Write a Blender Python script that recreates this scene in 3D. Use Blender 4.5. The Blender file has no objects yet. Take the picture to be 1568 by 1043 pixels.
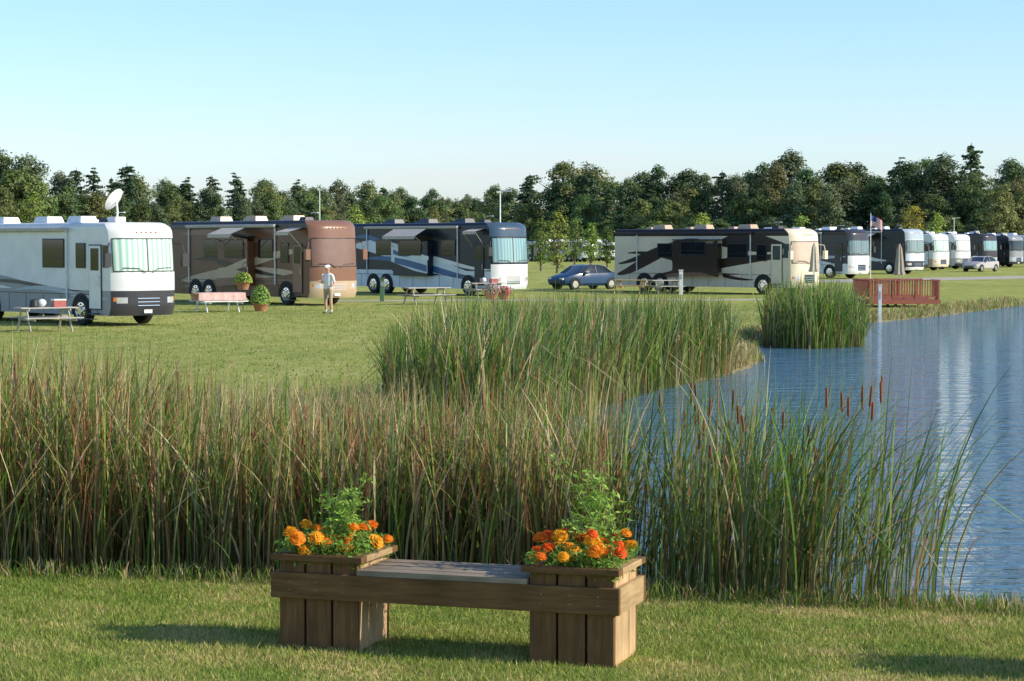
import bpy, math, random
import numpy as np
from mathutils import Vector, Matrix
rng=np.random.default_rng(7); random.seed(7)
sc=bpy.context.scene
COL=sc.collection

# ------------------------------------------------------------------ materials
_M={}
def _new(name):
    m=bpy.data.materials.new(name); m.use_nodes=True
    nt=m.node_tree; b=nt.nodes["Principled BSDF"]; return m,nt,b
def mat(name,c,rough=.6,metal=0,var=.12,scale=6,coat=0,bump=0,spec=.5,stretch=None):
    if name in _M: return _M[name]
    m,nt,b=_new(name); N=nt.nodes; Lk=nt.links
    tc=N.new('ShaderNodeTexCoord'); mp=N.new('ShaderNodeMapping'); Lk.new(tc.outputs['Object'],mp.inputs[0])
    if stretch: mp.inputs['Scale'].default_value=stretch
    nz=N.new('ShaderNodeTexNoise'); nz.inputs['Scale'].default_value=scale; nz.inputs['Detail'].default_value=5
    Lk.new(mp.outputs[0],nz.inputs['Vector'])
    r=N.new('ShaderNodeValToRGB'); e=r.color_ramp.elements
    e[0].position=.3; e[1].position=.7
    e[0].color=[x*(1-var) for x in c]+[1]; e[1].color=[min(1,x*(1+var)) for x in c]+[1]
    Lk.new(nz.outputs[0],r.inputs[0]); Lk.new(r.outputs[0],b.inputs['Base Color'])
    b.inputs['Roughness'].default_value=rough; b.inputs['Metallic'].default_value=metal
    b.inputs['Coat Weight'].default_value=coat; b.inputs['Coat Roughness'].default_value=.08
    b.inputs['Specular IOR Level'].default_value=spec
    if bump:
        bp=N.new('ShaderNodeBump'); bp.inputs['Strength'].default_value=bump; bp.inputs['Distance'].default_value=.02
        Lk.new(nz.outputs[0],bp.inputs['Height']); Lk.new(bp.outputs[0],b.inputs['Normal'])
    _M[name]=m; return m
def paint(name,c): return mat('paint_'+name,c,.3,0,.08,1.5,coat=.12,spec=.3)
def foliage(name,trans=.25,rand=.0,rough=.55):
    if name in _M: return _M[name]
    m,nt,b=_new(name); N=nt.nodes; Lk=nt.links
    a=N.new('ShaderNodeVertexColor'); a.layer_name='Col'
    out=a.outputs[0]
    if rand:
        oi=N.new('ShaderNodeObjectInfo'); h=N.new('ShaderNodeHueSaturation')
        m1=N.new('ShaderNodeMapRange'); m1.inputs[3].default_value=1-rand; m1.inputs[4].default_value=1+rand
        m2=N.new('ShaderNodeMapRange'); m2.inputs[3].default_value=.48; m2.inputs[4].default_value=.52
        mm=N.new('ShaderNodeMath'); mm.operation='FRACT'; m3=N.new('ShaderNodeMath'); m3.operation='MULTIPLY'; m3.inputs[1].default_value=7.3
        Lk.new(oi.outputs['Random'],m1.inputs[0]); Lk.new(oi.outputs['Random'],m3.inputs[0]); Lk.new(m3.outputs[0],mm.inputs[0]); Lk.new(mm.outputs[0],m2.inputs[0])
        Lk.new(m1.outputs[0],h.inputs['Value']); Lk.new(m2.outputs[0],h.inputs['Hue']); Lk.new(out,h.inputs['Color']); out=h.outputs[0]
    Lk.new(out,b.inputs['Base Color']); b.inputs['Roughness'].default_value=rough
    b.inputs['Specular IOR Level'].default_value=.3
    t=N.new('ShaderNodeBsdfTranslucent'); mx=N.new('ShaderNodeMixShader'); mx.inputs[0].default_value=trans
    Lk.new(out,t.inputs[0]); Lk.new(b.outputs[0],mx.inputs[1]); Lk.new(t.outputs[0],mx.inputs[2])
    Lk.new(mx.outputs[0],N['Material Output'].inputs[0]); _M[name]=m; return m

GLASS=mat('dark_window_glass',(.012,.015,.018),.05,0,.2,1,coat=.3)
RUB=mat('rubber_and_wheel_well_shade',(.02,.02,.02),.8); CHR=mat('chrome',(.7,.7,.72),.15,1,.03)
BLK=mat('black_plastic',(.025,.025,.027),.5); WHT=mat('white_plastic',(.78,.78,.76),.4)
LIT=mat('headlight_lens',(.75,.77,.8),.08,.4,coat=1); AMB=mat('amber_lens',(.8,.22,.02),.2,coat=1)
STEEL=mat('galvanised_steel',(.5,.51,.52),.4,.8)

def curtain(name,c1,c2):
    if name in _M: return _M[name]
    m,nt,b=_new(name); N=nt.nodes; Lk=nt.links
    tc=N.new('ShaderNodeTexCoord'); w=N.new('ShaderNodeTexWave'); w.bands_direction='Y'
    w.inputs['Scale'].default_value=1.6; w.inputs['Distortion'].default_value=2.5; w.inputs['Detail'].default_value=2
    mp=N.new('ShaderNodeMapping'); mp.inputs['Scale'].default_value=(.3,1,.12)
    Lk.new(tc.outputs['Object'],mp.inputs[0]); Lk.new(mp.outputs[0],w.inputs[0])
    r=N.new('ShaderNodeValToRGB'); r.color_ramp.elements[0].color=list(c1)+[1]; r.color_ramp.elements[1].color=list(c2)+[1]
    Lk.new(w.outputs[0],r.inputs[0]); Lk.new(r.outputs[0],b.inputs['Base Color'])
    b.inputs['Roughness'].default_value=.35; b.inputs['Coat Weight'].default_value=1; b.inputs['Coat Roughness'].default_value=.03
    _M[name]=m; return m

# ------------------------------------------------------------------ mesh builder
class MB:
    def __init__(s): s.v=[];s.f=[];s.m=[];s.ml=[]
    def mi(s,m):
        if m not in s.ml: s.ml.append(m)
        return s.ml.index(m)
    def add(s,vs,fs,m):
        o=len(s.v); s.v+= [tuple(v) for v in vs]; k=s.mi(m)
        for f in fs: s.f.append([i+o for i in f]); s.m.append(k)
    def box(s,c,d,m,rot=None,taper=1):
        vs=[]
        for z in(-.5,.5):
            t=taper if z>0 else 1
            for x,y in((-.5,-.5),(.5,-.5),(.5,.5),(-.5,.5)):
                p=Vector((x*d[0]*t,y*d[1]*t,z*d[2]))
                if rot is not None: p=rot@p
                vs.append(p+Vector(c))
        s.add(vs,[(3,2,1,0),(4,5,6,7),(0,1,5,4),(1,2,6,5),(2,3,7,6),(3,0,4,7)],m)
    def tube(s,pts,rad,m,n=8,cap=True):
        pts=[Vector(p) for p in pts]; 
        if not hasattr(rad,'__len__'): rad=[rad]*len(pts)
        vs=[];fs=[]
        for i,p in enumerate(pts):
            a=pts[max(0,i-1)]; b=pts[min(len(pts)-1,i+1)]; d=(b-a).normalized()
            u=d.orthogonal().normalized() if i==0 else (pu-d*pu.dot(d)).normalized()
            pu=u; w=d.cross(u)
            for k in range(n):
                t=2*math.pi*k/n; vs.append(p+rad[i]*(math.cos(t)*u+math.sin(t)*w))
        for i in range(len(pts)-1):
            for k in range(n): fs.append((i*n+k,i*n+(k+1)%n,(i+1)*n+(k+1)%n,(i+1)*n+k))
        if cap: fs.append(tuple(reversed(range(n)))); fs.append(tuple(range((len(pts)-1)*n,len(pts)*n)))
        s.add(vs,fs,m)
    def ball(s,c,r,m,n=12,k=8,hemi=False):
        if not hasattr(r,'__len__'): r=(r,r,r)
        vs=[];fs=[]
        for i in range(k+1):
            ph=-math.pi/2+math.pi*i/k
            if hemi: ph=math.pi/2*i/k
            for j in range(n):
                t=2*math.pi*j/n; vs.append((c[0]+r[0]*math.cos(ph)*math.cos(t),c[1]+r[1]*math.cos(ph)*math.sin(t),c[2]+r[2]*math.sin(ph)))
        for i in range(k):
            for j in range(n): fs.append((i*n+j,i*n+(j+1)%n,(i+1)*n+(j+1)%n,(i+1)*n+j))
        s.add(vs,fs,m)
    def poly(s,vs,m): s.add(vs,[tuple(range(len(vs)))],m)
    def build(s,name,parent=None,M=None,smooth=True,bevel=0,ang=35):
        me=bpy.data.meshes.new(name); me.from_pydata(s.v,[],s.f)
        for m in s.ml: me.materials.append(m)
        me.polygons.foreach_set('material_index',s.m)
        if smooth:
            me.polygons.foreach_set('use_smooth',[True]*len(s.f)); me.set_sharp_from_angle(angle=math.radians(ang))
        me.update(); o=bpy.data.objects.new(name,me); COL.objects.link(o)
        if parent: o.parent=parent
        if M is not None: o.matrix_local=M
        if bevel:
            b=o.modifiers.new('bevel','BEVEL'); b.width=bevel; b.segments=2; b.limit_method='ANGLE'
        return o
def empty(name,loc=(0,0,0),rz=0,s=1):
    e=bpy.data.objects.new(name,None); COL.objects.link(e); e.location=loc; e.rotation_euler=(0,0,rz); e.scale=(s,s,s); e.empty_display_size=.2; return e

def raw_mesh(name,verts,nf,k,cols,material,parent=None,loops=None):
    me=bpy.data.meshes.new(name); V=len(verts)
    me.vertices.add(V); me.vertices.foreach_set('co',verts.astype(np.float32).ravel())
    if loops is None: loops=np.arange(nf*k)
    me.loops.add(nf*k); me.loops.foreach_set('vertex_index',loops.astype(np.int32).ravel())
    me.polygons.add(nf); me.polygons.foreach_set('loop_start',np.arange(0,nf*k,k,dtype=np.int32))
    me.polygons.foreach_set('loop_total',np.full(nf,k,dtype=np.int32))
    me.update(calc_edges=True)
    a=me.color_attributes.new('Col','FLOAT_COLOR','POINT')
    c=np.ones((V,4),np.float32); c[:,:3]=cols; a.data.foreach_set('color',c.ravel())
    me.materials.append(material); me.validate()
    o=bpy.data.objects.new(name,me); COL.objects.link(o)
    if parent: o.parent=parent
    return o
def norm(a): return a/np.maximum(np.linalg.norm(a,axis=-1,keepdims=True),1e-9)
def leaves(name,c,n,sz,col,material,parent=None,asp=.6):
    N=len(c); n=norm(n); t=norm(np.cross(n,rng.normal(size=(N,3)))); b=np.cross(n,t)
    s=np.asarray(sz).reshape(-1,1)*np.ones((N,1)); w=s*asp
    v=np.stack([c-t*s*.5,c+b*w*.5-t*s*.05,c+t*s*.5,c-b*w*.5-t*s*.05],1).reshape(-1,3)
    return raw_mesh(name,v,N,4,np.repeat(col,4,0),material,parent)
def blades(name,base,h,ldir,lean,w,c0,c1,material,seg=5,parent=None,kink=None):
    N=len(h); t=np.linspace(0,1,seg+1)[None,:]
    a=rng.uniform(0,2*np.pi,N); sd=np.stack([np.cos(a),np.sin(a),np.zeros(N)],1)
    hor=h[:,None]*lean[:,None]*t**2; z=h[:,None]*(t-.35*lean[:,None]*t**3)
    if kink is not None:
        e=np.maximum(0,t-kink[:,None]); z=z-h[:,None]*1.6*e*(kink[:,None]<1); hor=hor+h[:,None]*.7*e*(kink[:,None]<1)
    P=np.zeros((N,seg+1,3)); P[:,:,0]=base[:,0:1]+hor*ldir[:,0:1]; P[:,:,1]=base[:,1:2]+hor*ldir[:,1:2]; P[:,:,2]=base[:,2:3]+z
    wt=w[:,None]*(.75+.25*np.sin(np.pi*t))*(1-t**4)*.5+.0006
    A=P-sd[:,None,:]*wt[:,:,None]; B=P+sd[:,None,:]*wt[:,:,None]
    v=np.stack([A,B],2).reshape(N,-1,3)
    k=np.arange(seg); q=np.stack([2*k,2*k+1,2*k+3,2*k+2],1)
    lp=(q[None]+np.arange(N)[:,None,None]*(2*(seg+1)))
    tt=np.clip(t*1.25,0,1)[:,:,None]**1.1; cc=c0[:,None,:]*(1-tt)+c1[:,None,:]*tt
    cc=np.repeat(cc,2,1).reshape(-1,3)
    return raw_mesh(name,v.reshape(-1,3),N*seg,4,cc,material,parent,lp.reshape(-1))

# ------------------------------------------------------------------ pond / terrain
POND=np.array([(4.1,17.85),(1.1,18.7),(-2.2,19.5),(-4.65,20.1),(-8,20.7),(-11,22.5),(-8,24.7),(-4,27),(-1,31.5),(.75,38.3),(2.9,45.3),(5.7,53),(6.3,56),(6.6,61),(7.6,67),(10.5,74),(13.2,83),(16.8,89.5),(24.9,107),(45,140),(80,150),(120,60),(60,8),(20,15),(8,17.2)],float)
def pip(x,y,poly):
    ins=np.zeros(x.shape,bool); n=len(poly)
    for i in range(n):
        x1,y1=poly[i]; x2,y2=poly[(i+1)%n]
        if y1==y2: continue
        c=((y1>y)!=(y2>y))&(x<(x2-x1)*(y-y1)/(y2-y1)+x1); ins^=c
    return ins
def sdist(x,y,poly):
    d=np.full(x.shape,1e9); n=len(poly)
    for i in range(n):
        a=poly[i]; b=poly[(i+1)%n]; ab=b-a
        t=np.clip(((x-a[0])*ab[0]+(y-a[1])*ab[1])/(ab@ab),0,1)
        d=np.minimum(d,np.hypot(x-a[0]-t*ab[0],y-a[1]-t*ab[1]))
    return np.where(pip(x,y,poly),d,-d)
def wob(x,y,s=1.,seed=0):
    return (np.sin(x*1.3*s+seed)+np.sin(y*1.7*s+1.3*seed+x*.6*s)+np.sin((x+y)*2.9*s+seed*2.1)*.6+np.sin((x*1.9-y*2.3)*s*1.7+seed)*.5)/3.1
def zg(x,y):
    x=np.asarray(x,float); y=np.asarray(y,float)
    d=sdist(x,y,POND)+.18*wob(x,y,1.4,3)
    t=np.clip((d+.9)/.9,0,1); z=-.2*t*t*(3-2*t)
    return np.where(d>0,-.2-.8*np.clip(d/2.5,0,1),z)
xs=np.concatenate([-np.geomspace(4000,14,26)[:-1],np.arange(-14,28,.33),np.arange(28,125,1.5),np.geomspace(126,4000,16)])
ys=np.concatenate([[-400,-150,-60,-20,0,8],np.arange(10,60,.3),np.arange(60,112,.5),np.arange(112,155,2),np.geomspace(158,6000,22)])
X,Y=np.meshgrid(xs,ys); Z=zg(X,Y)
nx,ny=len(xs),len(ys); V=np.stack([X,Y,Z],2).reshape(-1,3)
i,j=np.meshgrid(np.arange(nx-1),np.arange(ny-1)); b0=(j*nx+i).ravel()
LP=np.stack([b0,b0+1,b0+1+nx,b0+nx],1)
D=sdist(X,Y,POND).ravel(); sh=np.clip(1-np.abs(D+.3)/1.3,0,1)
def ground_mat():
    m,nt,b=_new('mown_lawn'); N=nt.nodes; Lk=nt.links
    tc=N.new('ShaderNodeTexCoord')
    def nz(s,d=6,st=(1,1,1)):
        mp=N.new('ShaderNodeMapping'); mp.inputs['Scale'].default_value=st; Lk.new(tc.outputs['Object'],mp.inputs[0])
        n=N.new('ShaderNodeTexNoise'); n.inputs['Scale'].default_value=s; n.inputs['Detail'].default_value=d; n.inputs['Roughness'].default_value=.65; Lk.new(mp.outputs[0],n.inputs[0]); return n.outputs[0]
    def ramp(i,els):
        r=N.new('ShaderNodeValToRGB'); e=r.color_ramp.elements
        e[0].position=els[0][0]; e[0].color=list(els[0][1])+[1]; e[1].position=els[-1][0]; e[1].color=list(els[-1][1])+[1]
        for p,c in els[1:-1]:
            q=e.new(p); q.color=list(c)+[1]
        Lk.new(i,r.inputs[0]); return r.outputs[0]
    def mix(f,a,b2,t='MIX'):
        x=N.new('ShaderNodeMix'); x.data_type='RGBA'; x.blend_type=t
        if isinstance(f,float): x.inputs[0].default_value=f
        else: Lk.new(f,x.inputs[0])
        Lk.new(a,x.inputs[6]); Lk.new(b2,x.inputs[7]); return x.outputs[2]
    big=ramp(nz(.16,6,(1,.5,1)),[(.32,(.24,.31,.06)),(.5,(.38,.40,.09)),(.66,(.56,.50,.17))])
    fine=ramp(nz(1.6,9,(1,.35,1)),[(.3,(.17,.25,.04)),(.5,(.37,.40,.09)),(.68,(.66,.57,.24))])
    c=mix(.5,big,fine)
    vf=ramp(nz(45,4),[(.3,(.5,.5,.5)),(.7,(1.35,1.35,1.25))]); c=mix(.75,c,vf,'MULTIPLY')
    a=N.new('ShaderNodeVertexColor'); a.layer_name='Col'
    mud=ramp(nz(3,8),[(.3,(.13,.10,.05)),(.55,(.42,.33,.19)),(.75,(.30,.32,.11))])
    sr=N.new('ShaderNodeSeparateColor'); Lk.new(a.outputs[0],sr.inputs[0])
    c=mix(sr.outputs[0],c,mud)
    Lk.new(c,b.inputs['Base Color']); b.inputs['Roughness'].default_value=.9; b.inputs['Specular IOR Level'].default_value=.15
    bp=N.new('ShaderNodeBump'); bp.inputs['Strength'].default_value=.7; bp.inputs['Distance'].default_value=.05
    Lk.new(nz(30,6),bp.inputs['Height']); Lk.new(bp.outputs[0],b.inputs['Normal'])
    return m
g=raw_mesh('ground',V,len(LP),4,np.stack([sh,sh,sh],1),ground_mat(),None,LP.ravel())
g.data.polygons.foreach_set('use_smooth',[True]*len(LP))
def water_mat():
    m,nt,b=_new('pond_water'); N=nt.nodes; Lk=nt.links
    b.inputs['Base Color'].default_value=(.085,.19,.27,1); b.inputs['Roughness'].default_value=.05; b.inputs['IOR'].default_value=1.5
    tc=N.new('ShaderNodeTexCoord'); prev=None
    for s,st,dist,stg in((.7,(1,3.0,1),.30,.9),(2.6,(1,3.0,1),.10,.9),(9,(1,2.0,1),.02,.6)):
        mp=N.new('ShaderNodeMapping'); mp.inputs['Scale'].default_value=st; mp.inputs['Rotation'].default_value=(0,0,.12*s%1*.4); Lk.new(tc.outputs['Object'],mp.inputs[0])
        n=N.new('ShaderNodeTexNoise'); n.inputs['Scale'].default_value=s; n.inputs['Detail'].default_value=3; Lk.new(mp.outputs[0],n.inputs[0])
        bp=N.new('ShaderNodeBump'); bp.inputs['Strength'].default_value=stg; bp.inputs['Distance'].default_value=dist
        Lk.new(n.outputs[0],bp.inputs['Height'])
        if prev: Lk.new(prev,bp.inputs['Normal'])
        prev=bp.outputs[0]
    Lk.new(prev,b.inputs['Normal']); return m
w=MB(); w.poly([(-13,6,-.2),(125,6,-.2),(125,152,-.2),(-13,152,-.2)],water_mat()); w.build('pond_water',smooth=False)
GRV=mat('gravel',(.48,.43,.36),.95,0,.25,18,bump=.5)
r=MB()
r.poly([(-9,105.5,.004),(-2,107,.004),(13.5,108,.004),(13.5,110,.004),(-2,109,.004),(-9,107.5,.004)],GRV)
r.build('gravel_path',smooth=False)
r=MB(); r.poly([(8,150,.004),(120,262,.004),(124,256,.004),(14,146,.004)],GRV); r.build('gravel_road',smooth=False)

# ------------------------------------------------------------------ reeds and grass
REED=foliage('reed_blades',.28); GR=foliage('grass_blades',.3); LEAF=foliage('tree_leaves',.25,.25)
PAL=np.array([(.10,.21,.025),(.17,.31,.035),(.26,.38,.05),(.30,.31,.07),(.13,.22,.10),(.58,.42,.20),(.42,.17,.07),(.66,.55,.32)])
def sample(poly,n):
    poly=np.array(poly,float); lo=poly.min(0); hi=poly.max(0); out=np.zeros((0,2))
    while len(out)<n:
        p=rng.uniform(lo,hi,(n*2,2)); out=np.vstack([out,p[pip(p[:,0],p[:,1],poly)]])
    return out[:n]
def pick(n,wts): return PAL[rng.choice(len(PAL),n,p=np.array(wts)/sum(wts))]*rng.uniform(.6,1.2,(n,1))
def reedbed(name,pts,hfun,lean_bias=(0.15,0),leanr=(.02,.3),tipdry=.5,wd=(.010,.02),heads=0,gw=(3,4,4,2,2,1.2,.5,.6),under=.3,basecol=.42):
    n=len(pts); base=np.column_stack([pts,zg(pts[:,0],pts[:,1])-.02]); base[:,2]=np.maximum(base[:,2],-.45)
    fr_=rng.triangular(.60,.92,1.14,n); lowb=rng.uniform(size=n)<under; fr_[lowb]=rng.uniform(.3,.78,lowb.sum())
    h=hfun(pts[:,0],pts[:,1])*fr_-base[:,2]
    ld=norm(rng.normal(size=(n,2))*.7+np.array(lean_bias)); ln=rng.uniform(*leanr,n)**1.25; ln[lowb]*=1.5
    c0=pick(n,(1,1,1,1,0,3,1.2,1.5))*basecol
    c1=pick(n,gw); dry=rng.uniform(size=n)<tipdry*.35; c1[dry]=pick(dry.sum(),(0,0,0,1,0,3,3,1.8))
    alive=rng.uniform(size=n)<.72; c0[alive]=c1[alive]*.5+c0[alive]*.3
    kk=np.where(rng.uniform(size=n)<.18,rng.uniform(.5,.9,n),2.)
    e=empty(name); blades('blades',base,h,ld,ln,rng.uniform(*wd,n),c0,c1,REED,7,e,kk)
    if heads:
        b=MB(); hm=mat('cattail_head',(.22,.08,.035),.9); sm=mat('cattail_stem',(.25,.27,.08),.7)
        for k in rng.choice(n,heads,replace=False):
            x,y,z=base[k]; H=hfun(x,y)*rng.uniform(.66,.98)-z; dx,dy=rng.normal(size=2)*.06
            b.tube([(x,y,z),(x+dx*.5,y+dy*.5,z+H*.6),(x+dx,y+dy,z+H)],[.005,.004,.003],sm,4)
            b.tube([(x+dx*.8,y+dy*.8,z+H*.86),(x+dx*.82,y+dy*.82,z+H*.87),(x+dx*.93,y+dy*.93,z+H*.94),(x+dx*.95,y+dy*.95,z+H*.95)],[.004,.011,.011,.004],hm,6)
        b.build('seed_heads',e)
    return e
def hn(x,y): 
    return 1.70+.09*wob(x,y,.9,2)+.06*wob(x,y,3.1,5)+.33*np.clip((-x-2.4)/1.4,0,1)-.05*np.exp(-((x+1.8)/1.1)**2)-.033*(y-18)
near=sample([(-13,19.7),(-4.5,19.0),(-2.1,18.55),(.2,18.1),(.85,17.95),(1.0,20),(.8,21.3),(-1.5,21.8),(-5,23.2),(-13,23.5)],26000)
k=(wob(near[:,0],near[:,1],1.6,5)>-.66)
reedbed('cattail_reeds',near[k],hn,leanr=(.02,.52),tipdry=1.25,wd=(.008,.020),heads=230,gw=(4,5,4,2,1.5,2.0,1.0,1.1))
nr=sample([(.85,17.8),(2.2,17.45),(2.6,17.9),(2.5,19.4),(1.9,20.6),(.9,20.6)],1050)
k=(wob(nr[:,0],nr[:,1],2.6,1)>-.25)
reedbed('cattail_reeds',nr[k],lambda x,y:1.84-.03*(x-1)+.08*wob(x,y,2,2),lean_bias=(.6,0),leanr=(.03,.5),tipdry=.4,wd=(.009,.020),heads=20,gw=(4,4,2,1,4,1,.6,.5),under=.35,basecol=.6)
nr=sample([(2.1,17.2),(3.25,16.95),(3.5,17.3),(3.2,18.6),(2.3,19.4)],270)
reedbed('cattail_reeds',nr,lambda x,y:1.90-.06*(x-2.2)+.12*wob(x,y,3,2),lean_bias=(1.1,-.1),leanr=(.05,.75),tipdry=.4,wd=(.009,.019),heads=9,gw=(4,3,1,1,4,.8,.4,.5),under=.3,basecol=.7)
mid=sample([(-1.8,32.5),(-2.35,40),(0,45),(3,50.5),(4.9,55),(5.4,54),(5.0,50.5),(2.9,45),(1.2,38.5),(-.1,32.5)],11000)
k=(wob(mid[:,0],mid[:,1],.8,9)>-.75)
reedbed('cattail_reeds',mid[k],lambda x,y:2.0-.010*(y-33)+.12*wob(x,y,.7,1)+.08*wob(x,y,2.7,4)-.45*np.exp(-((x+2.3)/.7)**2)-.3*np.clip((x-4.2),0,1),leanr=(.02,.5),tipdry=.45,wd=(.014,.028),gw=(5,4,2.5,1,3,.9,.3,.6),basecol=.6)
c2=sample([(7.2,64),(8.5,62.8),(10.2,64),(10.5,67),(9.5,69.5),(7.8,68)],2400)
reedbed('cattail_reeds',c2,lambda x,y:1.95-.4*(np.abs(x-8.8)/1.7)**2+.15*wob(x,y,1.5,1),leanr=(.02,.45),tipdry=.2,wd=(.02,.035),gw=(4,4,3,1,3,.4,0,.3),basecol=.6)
def tufts(name,pts,h0,h1,wts,wd=(.006,.014),seg=3):
    n=len(pts); base=np.column_stack([pts,zg(pts[:,0],pts[:,1])-.01])
    c=pick(n,wts); return blades(name,base,rng.uniform(h0,h1,n),norm(rng.normal(size=(n,2))),rng.uniform(.05,.6,n),rng.uniform(*wd,n),c*.8,c,GR,seg)
tufts('dry_bank_grass',sample([(-12,23.8),(-8,24.4),(-4,26.6),(-1,31),(-1.8,33),(-5.5,31),(-12,27)],10000),.35,1.15,(0,1,1,2,0,4,.5,4),(.008,.018))
tufts('dry_bank_grass',sample([(-3,33),(-1.2,31),(.7,37),(2.6,44.5),(5.4,52.5),(6.3,56),(5.2,57),(3.5,52.5),(1.5,47),(-1.5,40)],9000),.2,.65,(0,1,1,2,0,4,.3,4),(.01,.02))
tufts('dry_bank_grass',sample([(5.4,56),(6.4,56),(6.8,62),(7.8,67),(10.7,74),(13.2,83),(16.8,89.5),(25,107),(24,108),(16,90.5),(12,84),(9.5,75),(6.8,68),(6,62)],9000),.08,.35,(0,2,2,3,0,3,.2,3),(.015,.03))
tufts('shore_grass',sample([(-6,19.0),(-2.1,18.3),(1.05,17.5),(4.2,16.7),(6,16.5),(6,17.3),(4.2,17.7),(1.1,18.5),(-2.2,19.3),(-6,20)],12000),.04,.2,(2,4,3,3,0,2,.3,2),(.005,.010))
ml_=sample([(-12,27),(-5,30),(-3,38),(1,48),(5,58),(8,72),(12,86),(14,100),(-22,100),(-20,60)],60000)
ml_=ml_[rng.uniform(size=len(ml_))<np.clip(28/ml_[:,1]+.35+.3*wob(ml_[:,0],ml_[:,1],.5,3),0,1)]
tufts('lawn_tufts',ml_,.03,.09,(1,3,3,3,0,2.5,.1,2.5),(.02,.05),1)
n=300000
gx=rng.uniform(-6.5,6.5,n); gy=rng.uniform(13.6,19.6,n); k=sdist(gx,gy,POND)<-.25; gx=gx[k];gy=gy[k]; n=len(gx)
pt=wob(gx,gy,1.1,4)*.5+wob(gx,gy,4.3,8)*.5+rng.normal(0,.4,n)
cg=np.where(pt[:,None]<-.05,np.array([.22,.32,.05]),np.array([.42,.45,.10])); cg=np.where(pt[:,None]>.48,np.array([.66,.51,.24]),cg)*rng.uniform(.6,1.25,(n,1))
hh=rng.uniform(.015,.05,n)*(1+.4*wob(gx,gy,3,2)); a=rng.uniform(0,6.28,n); w2=.0042
bz=zg(gx,gy); ln=rng.normal(0,.5,(n,2))*hh[:,None]
v=np.stack([np.column_stack([gx-np.cos(a)*w2,gy-np.sin(a)*w2,bz]),np.column_stack([gx+np.cos(a)*w2,gy+np.sin(a)*w2,bz]),np.column_stack([gx+ln[:,0],gy+ln[:,1],bz+hh])],1).reshape(-1,3)
raw_mesh('lawn_grass',v,n,3,np.repeat(cg,3,0),GR)

# ------------------------------------------------------------------ trees
BARK=mat('bark',(.16,.12,.09),.9,0,.3,5,bump=.5)
def make_tree(kind,H,seed,parent=None,name='tree',leafn=3200,cols=((.045,.085,.02),(.09,.14,.03)),lsz=.42,wide=.30,full=.0):
    st=np.random.default_rng(seed); b=MB()
    tips=[]
    if kind=='pine':
        b.tube([(0,0,0),(0.1,0,H*.5),(0,0,H)],[H*.02,H*.013,.03],BARK,6)
        for q in range(46):
            f=.18+.8*q/46; z=H*f; r=H*.22*(1-f)**.7*st.uniform(.55,1.2)+.3; a=q*2.4+st.normal()*.3
            for s in (.35,.65,1.0): tips.append((math.cos(a)*r*s,math.sin(a)*r*s,z-.1*r*s+st.normal()*.2,.30+.35*r*.5*s,.35))
            b.tube([(0,0,z),(math.cos(a)*r*.9,math.sin(a)*r*.9,z-.05*r)],[.06,.02],BARK,4)
    else:
        b.tube([(0,0,0),(st.normal()*.15,0,H*.3),(st.normal()*.3,st.normal()*.3,H*.6),(0,0,H*.88)],[H*.022,H*.017,H*.01,.03],BARK,7)
        nl=60 if full else 44; f0=.14
        for q in range(nl):
            f=f0+(1-f0)*(q+.5)/nl; u=(f-f0)/(1-f0)
            prof=(1-abs(2*u-1)**2.3)**.6 if full else math.sin(math.pi*min(1,u)**.8)**.6
            r=H*wide*max(.12,prof)*st.uniform(.35,1.1); a=q*2.4+st.normal()*.6; z=H*(f0+(.94-f0)*u)+st.normal()*H*.025
            e=(math.cos(a)*r*.88,math.sin(a)*r*.88,z); 
            b.tube([(0,0,max(.1*H,z-r*.8)),(e[0]*.5,e[1]*.5,z-r*.25),e],[H*.008,H*.005,.02],BARK,4)
            tips.append((e[0],e[1],z,H*.075*st.uniform(.55,1.35),.8))
            if q%2: tips.append((e[0]*.45,e[1]*.45,z+H*.02,H*.085*st.uniform(.7,1.2),.8))
    T=np.array(tips); wgt=T[:,3]**1.6; idx=st.choice(len(T),leafn,p=wgt/wgt.sum())
    d=norm(st.normal(size=(leafn,3))); d[:,2]=np.where(d[:,2]<-.4,-d[:,2],d[:,2])
    rr=st.uniform(.3,1,leafn)**.45*st.choice([1,1,1.15,1.4],leafn)
    c=T[idx,:3]+d*(T[idx,3]*rr)[:,None]*np.column_stack([np.ones(leafn),np.ones(leafn),T[idx,4]])
    cb=st.uniform(0,1,len(T))[idx]; col=np.array(cols[0])*(1-cb[:,None])+np.array(cols[1])*cb[:,None]; col=col*st.uniform(.7,1.25,(leafn,1))
    ctr=norm(c-np.array([0,0,H*.5])); nn=.6*d+.5*ctr+np.array([0,0,.25])+.4*st.normal(size=(leafn,3)) 
    lo=leaves('foliage',c,nn,lsz*st.uniform(.6,1.3,leafn),col,LEAF,parent,.8)
    tr=b.build('trunk',parent)
    return tr,lo
def young_tree(name,x,y,H,seed,cols,wide=.27,kind='dec',n=1500,ls=.22):
    e=empty(name,(x,y,0)); make_tree(kind,H,seed,e,leafn=n,cols=cols,lsz=ls,wide=wide); return e
TL=empty('distant_treeline')
PALS=[((.11,.17,.05),(.19,.26,.07)),((.14,.20,.06),(.24,.30,.09)),((.09,.15,.055),(.15,.22,.075)),((.15,.19,.06),(.25,.28,.09)),((.13,.17,.08),(.19,.24,.11)),((.20,.21,.07),(.29,.29,.10))]
variants=[]
for q in range(6):
    tr,lo=make_tree('dec',12,100+q,None,leafn=8200,cols=PALS[q],lsz=.32,wide=[.36,.42,.30,.38,.27,.36][q],full=1); variants.append((tr,lo))
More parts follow.
